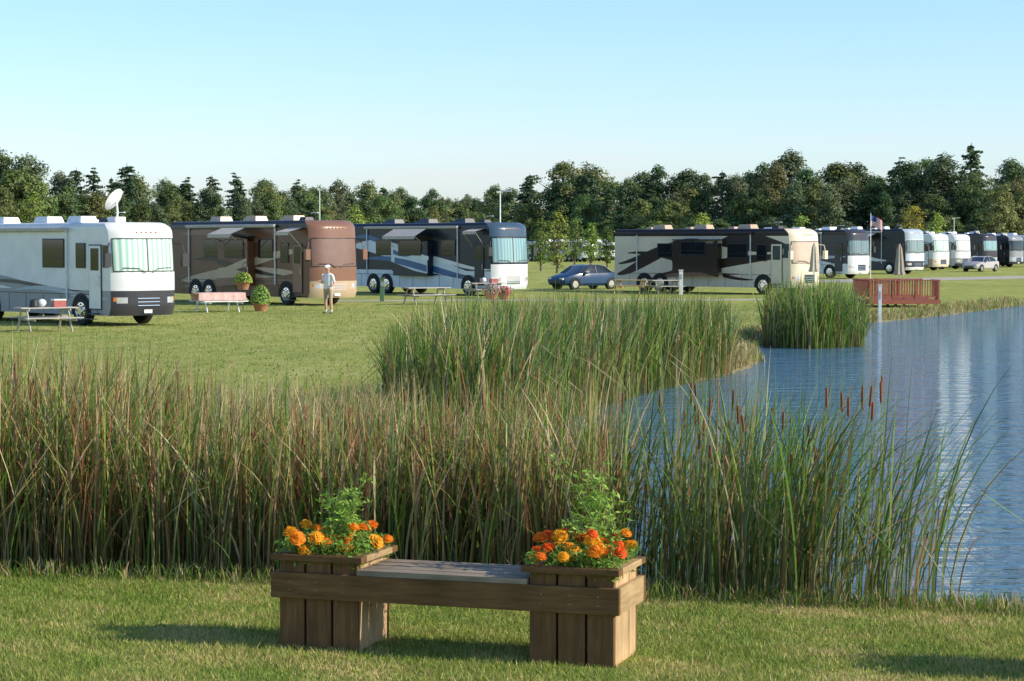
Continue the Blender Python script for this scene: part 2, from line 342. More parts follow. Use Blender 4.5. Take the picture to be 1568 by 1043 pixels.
for q in range(3):
    tr,lo=make_tree('pine',12,201+q,None,leafn=5200,cols=((.06,.11,.05),(.11,.17,.07)),lsz=.34); variants.append((tr,lo))
def inst(k,x,y,s,rz,sxy=1.):
    for o in variants[k]:
        c=bpy.data.objects.new(o.name,o.data); COL.objects.link(c); c.parent=TL
        c.location=(x,y,-.1); c.rotation_euler=(0,0,rz); c.scale=(s*sxy,s*sxy,s)
prof=[(-700,250),(0,248),(60,244),(130,256),(200,262),(300,270),(360,278),(420,272),(480,282),(560,292),(640,300),(740,300),(775,280),(820,262),(850,258),(900,252),(950,262),(1000,264),(1060,262),(1110,256),(1150,250),(1180,240),(1240,248),(1300,246),(1340,242),(1400,240),(1450,248),(1500,244),(1540,236),(1600,240),(2300,245)]
dist=[(-700,330),(0,330),(350,380),(560,500),(740,560),(780,400),(900,360),(1100,340),(1568,320),(2300,320)]
pxs=[p[0] for p in prof]; pys=[p[1]-4 for p in prof]; dxs=[p[0] for p in dist]; dys=[p[1] for p in dist]
st=np.random.default_rng(5)
for row,(off,hf) in enumerate(((0,.70),(6,.84),(13,.95),(22,1.04))):
    px=-600.
    while px<2170:
        Dn=np.interp(px,dxs,dys)+off+st.normal()*3; yt=np.interp(px,pxs,pys)
        Ht=(2.85+(370-yt)*np.interp(px,dxs,dys)/3400)*hf*st.uniform(.84,1.07)
        kk=int(st.choice([0,1,2,2,3,4,4])) 
        if st.uniform()<.17 or (790<px<850 and row>1): kk=int(st.integers(6,9)); Ht*=1.04
        if row<2 and kk<6 and st.uniform()<.08: kk=5
        inst(kk,(px-784)/3400*Dn,Dn,Ht/12*1.03,st.uniform(0,6.28),st.uniform(.72,1.15))
        px+=st.uniform(.18,.50)*Ht*3400/Dn
px=-600.
while px<2170:
    Dn=np.interp(px,dxs,dys)-6+st.normal()*2
    inst(int(st.integers(0,6)),(px-784)/3400*Dn,Dn,st.uniform(.3,.55),st.uniform(0,6.28),1.6); px+=st.uniform(.2,.4)*5*3400/Dn
for pr in variants:
    for o in pr: bpy.data.objects.remove(o)
YG=((.24,.33,.06),(.38,.46,.09)); GN=((.13,.22,.05),(.24,.33,.07)); YL=((.45,.36,.06),(.65,.50,.09))
for nm,px,Dn,H,sd,cl in (('young_ash_tree',853,200,5.6,1,YG),('young_ash_tree',828,215,5.0,2,GN),('young_ash_tree',905,235,4.8,3,YG),('young_ash_tree',930,240,4.4,4,GN),
    ('young_locust_tree',1398,262,7.4,5,YL),('young_maple_tree',1434,270,6.4,6,YG),('young_maple_tree',1225,205,5.2,7,YG),('young_maple_tree',1075,215,5.6,8,YG),('young_maple_tree',545,210,6.2,9,YG),('young_maple_tree',1010,250,5.,10,GN),('young_maple_tree',50,230,8.2,12,YG),('young_maple_tree',880,260,5.4,13,GN)):
    young_tree(nm,(px-784)/3400*Dn,Dn,H,300+sd,cl)

# ------------------------------------------------------------------ motorhomes
def sm(t): t=max(0,min(1,t)); return t*t*(3-2*t)
def motorhome(px,dy,alpha,L,H,P,name='motorhome'):
    Yc=9690./dy; Xc=(px-784)*2.85/dy; al=math.radians(alpha)
    hx,hy=math.sin(al),-math.cos(al); lx,ly=math.cos(al),math.sin(al); W=1.28
    e=empty(name,(Xc-L*hx+W*lx,Yc-L*hy+W*ly,0),al-math.pi/2)
    U,Lo=P['up'],P['low']; FU=P.get('fup',U); FL=P.get('flow',Lo); GLS=P.get('ws',GLASS); zl=P.get('zl',1.15)
    TOP=P.get('top',U); FT=P.get('ftop',FU); FM=P.get('fmid',FU)
    z0,z1=P.get('wz',(1.85,2.95)); zb=.36
    def F(y,z):
        u=min(1,abs(y)/W); x=L-.34*u**3.8
        if z>1.5: x-=.17*((z-1.5)/(H-1.5))**1.7
        zt=z-(H-.4)
        if zt>0: x-=.4*(zt/.4)**2.6
        if z<.62: x-=.12*((.62-z)/.26)
        return x
    def wz(z):
        q=z-(H-.2); return W if q<=0 else W-.2*(1-math.sqrt(max(0,1-(q/.2)**2)))
    zs=sorted(set([zb,.45,.62,.78,.84,.98,1.08,zl,1.35,1.5,z0-.08,z0]+[z0+(z1-z0)*k/6 for k in range(1,6)]+[z1,z1+.06,H-.4,H-.34,H-.28,H-.24,H-.2,H-.15,H-.09,H-.045,H-.018,H]))
    fr=[-1,-.985,-.95,-.92,-.88,-.8,-.72,-.62,-.5,-.36,-.2,-.02,.02,.2,.36,.5,.62,.72,.8,.88,.92,.95,.985,1]
    ns=6; vs=[]; 
    for z in zs:
        ww=wz(z); 
        for k in range(ns): vs.append((F(W,z)*k/ns,ww,z))
        for u in reversed(fr): vs.append((F(u*W,z),u*ww,z))
        for k in range(ns): vs.append((F(W,z)*(ns-1-k)/ns,-ww,z))
    nc=2*ns+len(fr); b=MB(); b.v=list(vs)
    mid0,mid1=P.get('gr',(.62,1.08))
    for r_ in range(len(zs)-1):
        za=(zs[r_]+zs[r_+1])/2
        for c in range(nc):
            c2=(c+1)%nc; front=(ns<=c<ns+len(fr)-1)
            if front:
                u=abs((fr[::-1][c-ns]+fr[::-1][c-ns+1])/2)
                if z0<za<z1 and u<.95: m=GLS if u>.02 or P.get('nodiv') else BLK
                elif za<.62: m=P.get('bump',BLK)
                elif .78<za<.98 and .62<u<.88: m=LIT
                elif .84<za<.98 and .88<u<.95: m=AMB
                elif mid0<za<mid1 and u<.36: m=P.get('grill',BLK)
                elif za<zl: m=FL
                elif za>z1+.05: m=FT
                elif za<z0-.08: m=FM
                else: m=FU
            else: m=Lo if za<zl else (TOP if za>H-.42 else U)
            b.f.append([r_*nc+c2,r_*nc+c,(r_+1)*nc+c,(r_+1)*nc+c2]); b.m.append(b.mi(m))
    b.f.append(list(range(nc))); b.m.append(b.mi(BLK)); b.f.append([(len(zs)-1)*nc+c for c in range(nc)][::-1]); b.m.append(b.mi(P.get('roof',WHT)))
    b.build('body',e,ang=28)
    SL=P.get('slides',[])
    def off(x):
        for a,c,o in SL:
            if a<x<c: return o
        return 0
    sd=MB()
    for a,c,o in SL: sd.box(((a+c)/2,-(W+o/2),1.95),(c-a,o,H-1.95),P.get('slc',U)); sd.box(((a+c)/2,-(W+o/2),(H+1.95)/2-.08+.28),(c-a+.06,o+.05,.05),BLK)
    if SL: sd.build('slide_out',e,smooth=False,bevel=.02)
    d=MB(); layer=.003
    for (x0,x1,za,zb2,wd,m) in P.get('swoosh',[]):
        layer+=.0025; n_=30; pr=None
        for k in range(n_+1):
            t=k/n_; x=x0+(x1-x0)*t; z=za+(zb2-za)*sm(t)+.12*math.sin(t*5); hw=wd*(math.sin(math.pi*min(1,t*.97+.02))**.7)*.5+.004
            z_lo=max(.40,min(H-.25,z-hw)); z_hi=max(.41,min(H-.25,z+hw))
            if pr is not None and z_hi-z_lo>.003:
                y=-(W+layer+off((x+pr[0])/2))
                d.poly([(pr[0],y,pr[1]),(x,y,z_lo),(x,y,z_hi),(pr[0],y,pr[2])],m)
            pr=(x,z_lo,z_hi)
    for k in range(1,int(L/1.15)):
        x=k*1.15; d.box((x,-(W+.002+layer),.72),(.012,.006,.6),BLK)
    d.box((L*.48,-(W+.003+layer),1.06),(L*.88,.008,.02),BLK)
    if d.f: d.build('side_graphics',e,smooth=False)
    g_=MB()
    for (xa,xb,za,zc) in P['win']:
        y=-(W+.02+off((xa+xb)/2)); g_.box(((xa+xb)/2,y,(za+zc)/2),(xb-xa,.03,zc-za),BLK); g_.box(((xa+xb)/2,y-.016,(za+zc)/2),(xb-xa-.07,.012,zc-za-.07),P.get('wg',GLASS))
        g_.box(((xa+xb)/2,y-.024,za+(zc-za)*.33),(xb-xa-.07,.01,.02),BLK)
    xa=L-1.62; y=-(W+.02); DM=P.get('door',U)
    g_.box((xa+.38,y,1.65),(.76,.03,2.2),BLK); g_.box((xa+.38,y-.018,1.65),(.70,.02,2.12),DM)
    g_.box((xa+.38,y-.03,2.25),(.5,.012,.75),GLASS); g_.tube([(xa+.68,y-.03,1.35),(xa+.68,y-.07,1.4),(xa+.68,y-.07,1.65),(xa+.68,y-.03,1.7)],.012,CHR,6)
    g_.box((L-.62,y+.006,2.35),(.36,.014,.75),GLASS)
    for k in range(2): g_.box((xa+.38,y-.15-.12*k,.42-.17*k),(.65,.25,.03),BLK)
    g_.build('windows_and_door',e,smooth=False,bevel=.006)
    wl=MB()
    for xw in (L-2.15,3.4,2.25):
        for s in(-1,1):
            ysd=s*(W+.004+layer); n_=20
            pts=[(xw+.60*math.cos(t),ysd,.50+.60*math.sin(t)) for t in [math.pi*k/n_ for k in range(n_+1)]]+[(xw-.60,ysd,zb+.003),(xw+.60,ysd,zb+.003)]
            wl.poly(pts if s>0 else pts[::-1],RUB)  # flat dark half disc on the solid body stands for the shaded wheel well
            a0=s*(W-.25); a1=s*(W+.05); prof_=[(.0,a0),(.46,a0),(.50,a0+s*.04),(.50,a1-s*.05),(.46,a1),(.31,a1),(.29,a1-s*.02),(.16,a1-s*.015),(.13,a1+s*.03),(0.001,a1+s*.03)]
            n2=24; vv=[]
            for (rr,yy) in prof_:
                for k in range(n2):
                    t=2*math.pi*k/n2; vv.append((xw+rr*math.cos(t),yy,.50+rr*math.sin(t)))
            for pI in range(len(prof_)-1):
                mm=RUB if pI<5 else CHR
                wl.add([vv[pI*n2+k] for k in range(n2)]+[vv[(pI+1)*n2+k] for k in range(n2)],[(k,(k+1)%n2,n2+(k+1)%n2,n2+k) for k in range(n2)],mm)
            for k in range(8):
                t=2*math.pi*k/8; wl.ball((xw+.22*math.cos(t),a1-s*.012,.5+.22*math.sin(t)),.035,BLK,6,4)
    wl.build('wheels',e)
    rf=MB(); RC=P.get('ac',WHT)
    for xr in P.get('acs',(2.5,5.5,8.6)):
        rf.box((xr,0,H+.12),(.95,.72,.24),RC,taper=.82)
    for xr in (1.2,4.1,7.2): rf.box((xr,.5,H+.06),(.45,.45,.13),RC,taper=.8)
    rf.box((L-1.9,-.35,H+.08),(.5,.5,.16),BLK,taper=.8)
    rf.tube([(L-2.6,.6,H),(L-2.6,.6,H+.35)],.02,BLK,6); rf.box((L-2.6,.6,H+.36),(.5,.1,.03),WHT)
    rf.build('roof_units',e,bevel=.06)
    if P.get('dish'):
        dm=MB(); xr=L-1.3; rot=Matrix.Rotation(.5,3,'Z')@Matrix.Rotation(math.radians(-58),3,'Y')
        vv=[];n2=20
        for i_ in range(6):
            q=i_/5*.42
            for k in range(n2):
                t=2*math.pi*k/n2; p=rot@Vector((q*math.cos(t),q*1.1*math.sin(t),q*q*.7)); vv.append(p+Vector((xr,-.4,H+.72)))
        ff=[(i_*n2+k,i_*n2+(k+1)%n2,(i_+1)*n2+(k+1)%n2,(i_+1)*n2+k) for i_ in range(5) for k in range(n2)]
        dm.add(vv,ff,WHT); dm.tube([(xr,-.4,H),(xr+.05,-.4,H+.35),(xr,-.4,H+.7)],.04,WHT,8); dm.box((xr,-.4,H+.1),(.5,.4,.18),WHT)
        pe=Vector((xr,-.4,H+.72))+rot@Vector((0,0,.45)); dm.tube([Vector((xr,-.4,H+.72))+rot@Vector((.35,0,.05)),pe],.012,STEEL,5); dm.box(pe,(.08,.08,.12),WHT)
        dm.build('satellite_dish',e)
    aw=MB(); AM=P.get('awn',mat('awning_fabric',(.55,.50,.42),.8))
    aw.tube([(1.6,-(W+.13),H-.24),(L-2.9,-(W+.13),H-.24)],.075,P.get('awc',AM),10)
    for xr in (1.7,L-3.0): aw.box((xr,-(W+.05),H/2+.3),(.05,.05,H-1.2),P.get('arm',WHT))
    for (xa_,xb_,out,drop) in P.get('aws',[]):
        yo=-(W+off((xa_+xb_)/2)+.01)
        aw.poly([(xa_,yo,H-.32),(xb_,yo,H-.32),(xb_,yo-out,H-.32-drop),(xa_,yo-out,H-.32-drop)],AM)
        aw.poly([(xa_,yo-out,H-.33-drop),(xb_,yo-out,H-.33-drop),(xb_,yo-out,H-.47-drop),(xa_,yo-out,H-.47-drop)],AM)
        for xx in (xa_,xb_): aw.tube([(xx,yo,H-1.3),(xx,yo-out,H-.32-drop)],.015,STEEL,5)
    aw.build('awnings',e)
    fd=MB()
    def fp(u,z,o=.02): return (F(u*W,z)+o,u*W,z)
    ring=[fp(u,z0,.012) for u in (-.94,-.8,-.5,0,.5,.8,.94)]+[fp(.95,z0+(z1-z0)*k/4,.012) for k in range(1,4)]+[fp(u,z1,.012) for u in (.94,.8,.5,0,-.5,-.8,-.94)]+[fp(-.95,z0+(z1-z0)*k/4,.012) for k in (3,2,1)]
    ring.append(ring[0]); fd.tube(ring,.02,BLK,6)
    for s in(-1,1):
        fd.tube([fp(.1*s,z0-.06,.04),fp(.3*s,z0+.1,.05),fp(.75*s,z0+.12,.05)],.014,BLK,5)
        fd.tube([(L-.45,s*(W-.02),z1-.15),(L-.15,s*(W+.18),z1-.2),(L-.12,s*(W+.26),z1-.5)],.025,P.get('mir',BLK),6)
        fd.box((L-.12,s*(W+.27),z1-.72),(.16,.24,.46),P.get('mir',BLK)); fd.box((L-.205,s*(W+.27),z1-.72),(.01,.2,.40),CHR)
    for zz in (mid0+.08,mid0+.2,mid0+.32): fd.tube([fp(u,zz,.015) for u in (-.34,-.15,.15,.34)],.014,CHR,5)
    fd.box((F(0,.5)+.02,0,.52),(.015,.32,.16),WHT)
    for u in(-.3,-.15,0,.15,.3): fd.ball(fp(u,H-.34,.01),.035,AMB,6,4)
    fd.build('front_trim',e,bevel=0)
    return e
white=paint('white',(.80,.80,.78)); grey=paint('grey',(.30,.31,.33)); dgrey=paint('dark_grey',(.05,.05,.06)); brown=paint('brown',(.15,.06,.03)); mbrown=paint('mid_brown',(.25,.125,.08))
tan=paint('tan',(.55,.40,.26)); cream=paint('cream',(.82,.70,.53)); navy=paint('navy',(.012,.018,.03)); silver=paint('silver',(.44,.50,.56)); blue=paint('blue',(.05,.14,.30)); dk=paint('espresso',(.03,.018,.012)); lsil=paint('light_silver',(.70,.75,.80))
c_green=curtain('drawn_curtains_green',(.30,.55,.38),(.80,.88,.80)); c_cyan=curtain('drawn_curtains_cyan',(.13,.28,.30),(.30,.46,.46)); c_white=curtain('drawn_curtains_white',(.6,.62,.6),(.8,.8,.78))
cover_b=mat('windshield_cover_brown',(.22,.125,.095),.55,0,.08,2); cover_t=mat('windshield_cover_tan',(.62,.47,.36),.6,0,.08,2)
motorhome(178,131,43,11.5,3.5,dict(up=white,low=grey,fup=white,fmid=white,flow=dgrey,zl=1.2,ws=c_green,wz=(1.85,2.95),bump=dgrey,door=white,dish=True,acs=(5.2,7.4,2.2),
  win=[(11.5-4.6,11.5-3.2,1.95,2.95),(2,3.4,1.95,2.85),(11.5-2.45,11.5-1.85,1.95,2.8)],
  swoosh=[(.5,9,1.5,1.15,.35,grey),(2,9.3,1.35,1.3,.12,dgrey),(5,11,1.15,1.05,.15,silver)]),'motorhome')
motorhome(481,99,40,12,3.8,dict(up=brown,low=brown,top=dk,fup=mbrown,fmid=mbrown,ftop=mbrown,flow=tan,zl=1.1,ws=cover_b,nodiv=True,bump=tan,grill=tan,wz=(1.75,3.0),door=mbrown,ac=tan,roof=tan,mir=mbrown,
  win=[(12-4.4,12-3.2,2.1,2.95),(12-6.6,12-5.0,2.1,2.95),(3,4.4,2.1,2.95),(12-2.6,12-1.95,1.9,2.8)],aws=[(12-6.8,12-4.9,.8,.3),(12-1.8,12-.8,.8,.2)],
  slides=[(12-7.2,12-4.7,.4)],
  swoosh=[(1,10.5,1.0,1.6,.6,tan),(1,11,.7,1.2,.35,mbrown),(2,9.5,2.0,1.45,.25,dk),(4,11.5,1.3,2.6,.35,tan),(1,8,3.2,3.0,.3,mbrown)]))
motorhome(758,84,41,12.6,3.85,dict(up=navy,low=lsil,top=navy,fup=navy,fmid=white,ftop=paint('slate',(.06,.10,.15)),flow=white,zl=1.3,ws=c_cyan,bump=lsil,grill=CHR,wz=(1.75,3.05),door=navy,ac=dgrey,roof=grey,
  win=[(12.6-4.4,12.6-3.2,2.1,2.95),(12.6-7.6,12.6-5.6,2.1,2.95),(2.5,4,2.1,2.95)],aws=[(12.6-8,12.6-5.2,.8,.4),(12.6-1.8,12.6-.8,.7,.15)],slides=[(12.6-8.1,12.6-5.1,.4)],
  swoosh=[(.5,11,2.6,1.2,1.1,lsil),(1.5,12,1.9,1.0,.35,blue),(.8,8,1.5,1.2,.3,navy),(4,12.3,2.1,1.5,.22,white),(.5,6,3.1,2.2,.3,blue)]))
motorhome(1218,82,46,12.8,3.55,dict(up=cream,low=cream,top=dk,fup=cream,fmid=cream,ftop=cream,flow=cream,zl=1.0,ws=cover_t,nodiv=True,bump=cream,wz=(1.7,2.85),door=cream,ac=tan,roof=grey,mir=cream,slc=dk,
  win=[(12.8-2.6,12.8-1.9,1.8,2.7),(12.8-4.6,12.8-3.2,1.95,2.75),(12.8-7.6,12.8-5.8,2.1,2.85),(3.2,4.5,1.95,2.75)],slides=[(12.8-8.2,12.8-5.0,.4)],awn=dk,
  swoosh=[(.2,5.2,1.0,2.7,.6,dk),(.3,6.5,1.6,3.1,.35,dk),(7.5,12.2,2.75,2.75,1.0,dk),(3,12.5,.95,2.2,.5,dk),(2,9,.72,1.2,.2,mbrown),(1,10,2.2,.9,.28,dk)]))
motorhome(1303,57,41,12,3.75,dict(up=dgrey,low=white,top=dk,fup=dgrey,fmid=white,ftop=dgrey,flow=white,ws=curtain('c5',(.08,.13,.14),(.16,.24,.24)),win=[(7.6,8.8,2,2.9),(5,6.5,2,2.9),(2,3.5,2,2.9)],bump=white,
  swoosh=[(.5,10,2.6,1.3,.6,white),(3,11.5,1.2,1.8,.3,silver)]))
motorhome(1391,50,41,12.5,3.95,dict(up=navy,low=dgrey,top=navy,fup=white,fmid=lsil,ftop=silver,flow=dgrey,ws=curtain('c6',(.12,.18,.18),(.24,.32,.32)),win=[(7.6,8.8,2,2.9),(4,6.5,2,2.9)],bump=white,aws=[(4,9,1.4,.4)],swoosh=[(.5,10,2.6,1.3,.5,white)]))
motorhome(1432,44.5,41,11,3.6,dict(up=white,low=tan,ws=c_green,fmid=white,flow=cream,bump=cream,win=[(6.6,7.8,2,2.9)]))
motorhome(1466,42.5,41,11,3.6,dict(up=white,low=silver,ws=c_white,flow=grey,bump=dgrey,win=[(6.6,7.8,2,2.9)]))
motorhome(1508,40.5,41,11,3.7,dict(up=dgrey,low=navy,ws=c_cyan,fup=dgrey,flow=silver,bump=dgrey,win=[(6.6,7.8,2,2.9)]))
motorhome(1549,39.5,41,11,3.5,dict(up=dgrey,low=navy,ws=GLASS,fup=grey,flow=silver,bump=dgrey,win=[(6.6,7.8,2,2.9)]))
motorhome(1600,38.5,41,11,3.6,dict(up=white,low=grey,ws=GLASS,win=[(6.6,7.8,2,2.9)]))
for px in (838,868,893,922): motorhome(px,30+random.random()*2,30,7,2.9,dict(up=white,low=white,ws=GLASS,wz=(1.6,2.2),win=[(2,3,1.7,2.4)]),'camper_van')

# ------------------------------------------------------------------ car
def car(x,y,rz,c,name='parked_sedan'):
    e=empty(name,(x,y,0),rz); b=MB(); P_=paint(name+str(c[0]),c)
    S=[(-2.3,.62,.45,.70,.70),(-2.22,.78,.30,.92,.92),(-1.9,.86,.24,1.0,1.02),(-1.55,.89,.22,1.0,1.08),(-1.0,.90,.22,.98,1.36),(-.5,.90,.22,.96,1.44),(.1,.90,.22,.95,1.44),(.5,.90,.22,.94,1.36),(1.15,.89,.22,.92,.97),(1.7,.86,.24,.82,.86),(2.1,.78,.28,.70,.73),(2.3,.60,.38,.58,.58)]
    vs=[]
    for (xx,hw,zb,bt,rf) in S:
        cab=rf-bt>.06; cw=hw*(.74 if cab else .8)
        for yy,zz in ((-hw*.85,zb),(-hw,zb+.15),(-hw*1.0,(zb+bt)/2+.05),(-hw*.95,bt),(-cw,rf),(0,rf+.03),(cw,rf),(hw*.95,bt),(hw,(zb+bt)/2+.05),(hw,zb+.15),(hw*.85,zb)): vs.append((xx,yy,zz))
    b.v=vs; n=11
    for i_ in range(len(S)-1):
        cab=(S[i_][4]-S[i_][3]>.06) or (S[i_+1][4]-S[i_+1][3]>.06)
        for k in range(n):
            k2=(k+1)%n; m=P_
            if cab and k in(3,6): m=GLASS
            if k in(4,5) and ((i_ in(3,)) or i_ in(7,)): m=GLASS
            if k==10: m=BLK
            b.f.append([i_*n+k,(i_+1)*n+k,(i_+1)*n+k2,i_*n+k2][::-1]); b.m.append(b.mi(m))
    b.f.append(list(range(n))); b.m.append(b.mi(P_)); b.f.append([(len(S)-1)*n+k for k in range(n)][::-1]); b.m.append(b.mi(P_))
    b.build('body',e,ang=30)
    w_=MB()
    for xw in(-1.4,1.4):
        for s in(-1,1):
            w_.tube([(xw,s*.66,.32),(xw,s*.915,.32)],.33,RUB,20); w_.tube([(xw,s*.91,.32),(xw,s*.925,.32)],.21,CHR,16)
            w_.tube([(xw+.37*math.cos(t),s*.90,.33+.37*math.sin(t)) for t in [math.pi*k/10 for k in range(11)]],.03,BLK,5)
    for s in(-1,1):
        w_.box((2.14,s*.58,.64),(.2,.28,.12),LIT); w_.box((-2.24,s*.62,.8),(.1,.26,.14),mat('tail_lens',(.5,.02,.02),.2)); w_.box((.62,s*.98,.98),(.16,.16,.12),P_)
        w_.tube([(-.25,s*.872,.97),(-.27,s*.69,1.43)],.03,P_,5); w_.tube([(-1.5,s*.86,1.02),(-1.0,s*.68,1.38),(-.5,s*.68,1.45),(.1,s*.68,1.45),(.5,s*.68,1.38),(1.12,s*.85,.96)],.03,P_,5)
    w_.box((2.27,0,.47),(.08,.9,.14),BLK); w_.build('wheels_and_trim',e,bevel=.01); return e
car(4.3,133,math.radians(218),(.012,.05,.12))
car(44.5,211,math.radians(230),(.45,.42,.40),'parked_car'); car(60,238,math.radians(190),(.05,.05,.06),'parked_car')

# ------------------------------------------------------------------ picnic tables etc
WG=mat('weathered_wood',(.46,.43,.38),.8,0,.25,7,stretch=(1,8,8),bump=.3); WY=mat('yellow_pine',(.68,.47,.2),.7,0,.2,7,stretch=(1,8,8),bump=.3)
def picnic(x,y,rz,m,cloth=None,stuff=0,L=1.9):
    e=empty('picnic_table',(x,y,0),rz); b=MB()
    for k in range(5): b.box((0,-.30+.15*k,.75),(L,.14,.04),m)
    for s in(-1,1):
        for k in range(2): b.box((0,s*(.62+.15*k),.44),(L,.14,.04),m)
    for xx in(-L*.36,L*.36):
        b.box((xx,0,.70),(.04,.7,.09),m); b.box((xx+.045,0,.395),(.04,1.55,.09),m)
        for s in(-1,1): b.box((xx-.045,s*.42,.36),(.04,.09,.86),m,Matrix.Rotation(s*math.radians(27),3,'X'))
    b.build('timber_frame',e,smooth=False,bevel=.008)
    if cloth:
        c=MB(); n=14; xs_=np.linspace(-L/2-.06,L/2+.06,n)
        for a_,b_ in zip(xs_[:-1],xs_[1:]):
            c.poly([(a_,-.42,.785),(b_,-.42,.785),(b_,.42,.785),(a_,.42,.785)],cloth)
            for s in(-1,1):
                q0=.46+.03*math.sin(a_*14); q1=.46+.03*math.sin(b_*14)
                c.poly([(a_,s*.42,.785),(b_,s*.42,.785),(b_,s*q1,.48),(a_,s*q0,.48)],cloth)
        c.build('tablecloth',e)
    if stuff:
        c=MB(); c.tube([(-.4,0,.77),(-.4,0,.80),(-.4,0,1.0),(-.4,0,1.03)],[.14,.16,.13,.05],BLK,12); c.ball((-.1,.1,.9),(.15,.13,.13),WHT); c.box((.4,-.05,.87),(.4,.28,.22),mat('cooler_red',(.45,.12,.1),.5)); c.box((.4,-.05,1.0),(.42,.3,.05),WHT)
        c.build('picnic_items',e,bevel=.01)
    return e
picnic(-14.8,70.5,math.radians(32),WG,None,1); picnic(-11.9,90,math.radians(30),WHT,mat('pink_tablecloth',(.70,.42,.36),.8,0,.2,12))
picnic(-3.9,101,math.radians(30),WG,None,0,2.2); picnic(6.5,121,math.radians(-24),WY,None,0,2.0); picnic(8.3,120.5,math.radians(25),WG); picnic(-1.3,112.5,math.radians(26),WG,None,1); picnic(48.5,236,0,WG)
def flowers(name,x,y,z,r,h,cols,n=500,pot=True,parent=None):
    e=empty(name,(x,y,0))
    if pot:
        b=MB(); b.tube([(0,0,max(0,z-.3)),(0,0,z),(0,0,z+.02)],[r*.55,r*.8,r*.84],mat('terracotta',(.4,.18,.1),.8),14); b.build('pot',e)
    d=norm(rng.normal(size=(n,3))); d[:,2]=np.abs(d[:,2]); c=d*np.array([r,r,h])*rng.uniform(.3,1,(n,1))+np.array([0,0,z])
    leaves('leaves',c,d+.6*rng.normal(size=(n,3)),.09,np.array([.13,.25,.05])*rng.uniform(.6,1.6,(n,1)),foliage('plant_leaves',.25),e)
    m=n//3; d=norm(rng.normal(size=(m,3))); d[:,2]=np.abs(d[:,2]); c=d*np.array([r,r,h])*1.03+np.array([0,0,z])
    leaves('petals',c,d+.3*rng.normal(size=(m,3)),.08,np.array(cols)[rng.integers(0,len(cols),m)],foliage('petals',.3),e,1.)
    return e
flowers('potted_flowers',-1.0,108,.35,.45,.5,[(.7,.1,.2),(.7,.3,.4),(.8,.7,.7)]); flowers('potted_flowers',-.4,109,.3,.4,.35,[(.8,.2,.3),(.7,.1,.1)])
flowers('flower_shrub',-10.3,91,.3,.42,.75,[(.3,.45,.08),(.4,.5,.1)],900); 
e=flowers('hanging_flower_basket',-11.2,92.5,1.15,.38,.42,[(.55,.5,.05),(.2,.35,.06)],700)
b=MB(); b.tube([(0,0,0),(0,0,1.9),(.1,0,2.0),(.25,0,1.95)],.02,BLK,6); b.build('shepherd_hook',e)
def post(name,x,y,h,r,m,cap=True):
    b=MB(); b.box((0,0,h/2),(r*2,r*2,h),m); 
    if cap: b.box((0,0,h+.02),(r*2.6,r*2.6,.04),m); b.box((0,-r-.01,h*.75),(r*1.4,.02,h*.2),STEEL)
    o=b.build(name,None,smooth=False,bevel=.008); o.location=(x,y,float(zg(x,y))-.02 if name=='marker_post' else 0); return o
post('utility_pedestal',9.05,119,1.3,.10,WHT); post('marker_post',13.95,84.2,1.45,.06,WHT); post('marker_post',13.5,85.5,.9,.06,mat('red_paint',(.4,.08,.05),.5))
post('utility_pedestal',-6.2,106,1.1,.1,mat('green_box',(.1,.2,.12),.6))
def lamp(x,y,h):
    e=empty('street_lamp',(x,y,0)); b=MB(); b.tube([(0,0,0),(0,0,.1),(0,0,h)],[.09,.07,.045],WHT,8); b.tube([(0,0,h-.05),(.25,0,h+.05),(.5,0,h+.05)],.03,WHT,6); b.box((.55,0,h+.05),(.5,.22,.12),STEEL); b.box((-.1,0,h-.02),(.3,.2,.12),WHT); b.build('pole_and_head',e,bevel=.02)
lamp(-.8,150,6.2); lamp((490-784)/3400*230,230,8.2); lamp((1460-784)/3400*300,300,6)
RW=mat('red_stained_wood',(.34,.10,.06),.7,0,.2,8)
e=empty('wooden_deck',(16.85,97.5,0),math.radians(4),.88); b=MB()
for k in range(14): b.box((-1.65+.254*k,0,.36),(.24,3.6,.04),RW)
for x_ in(-1.6,0,1.6):
    for y_ in(-1.7,0,1.7): b.box((x_,y_,.16),(.12,.12,.8),RW)
b.box((0,-1.83,.28),(3.5,.05,.22),RW); b.box((0,1.83,.28),(3.5,.05,.22),RW)
for s in(-1,1): b.box((s*1.78,0,.28),(.05,3.6,.22),RW)
b.build('deck_floor',e,smooth=False,bevel=.005); b=MB()
for y_ in(-1.75,1.75):
    b.box((0,y_,1.34),(3.6,.12,.05),RW); b.box((0,y_,.52),(3.5,.05,.08),RW)
    for k in range(27): b.box((-1.69+.13*k,y_+.03,.92),(.045,.04,.8),RW)
    for k in range(4): b.box((-1.7+1.133*k,y_,.85),(.1,.1,1.05),RW)
for k in range(27): b.box((-1.75,-1.6+.125*k,.92),(.04,.045,.8),RW)
b.box((-1.75,0,1.34),(.12,3.3,.05),RW); b.box((1.75,-1.0,1.34),(.12,1.4,.05),RW)
for k in range(11): b.box((1.75,-1.6+.125*k,.92),(.04,.045,.8),RW)
b.build('railings',e,smooth=False,bevel=.004)
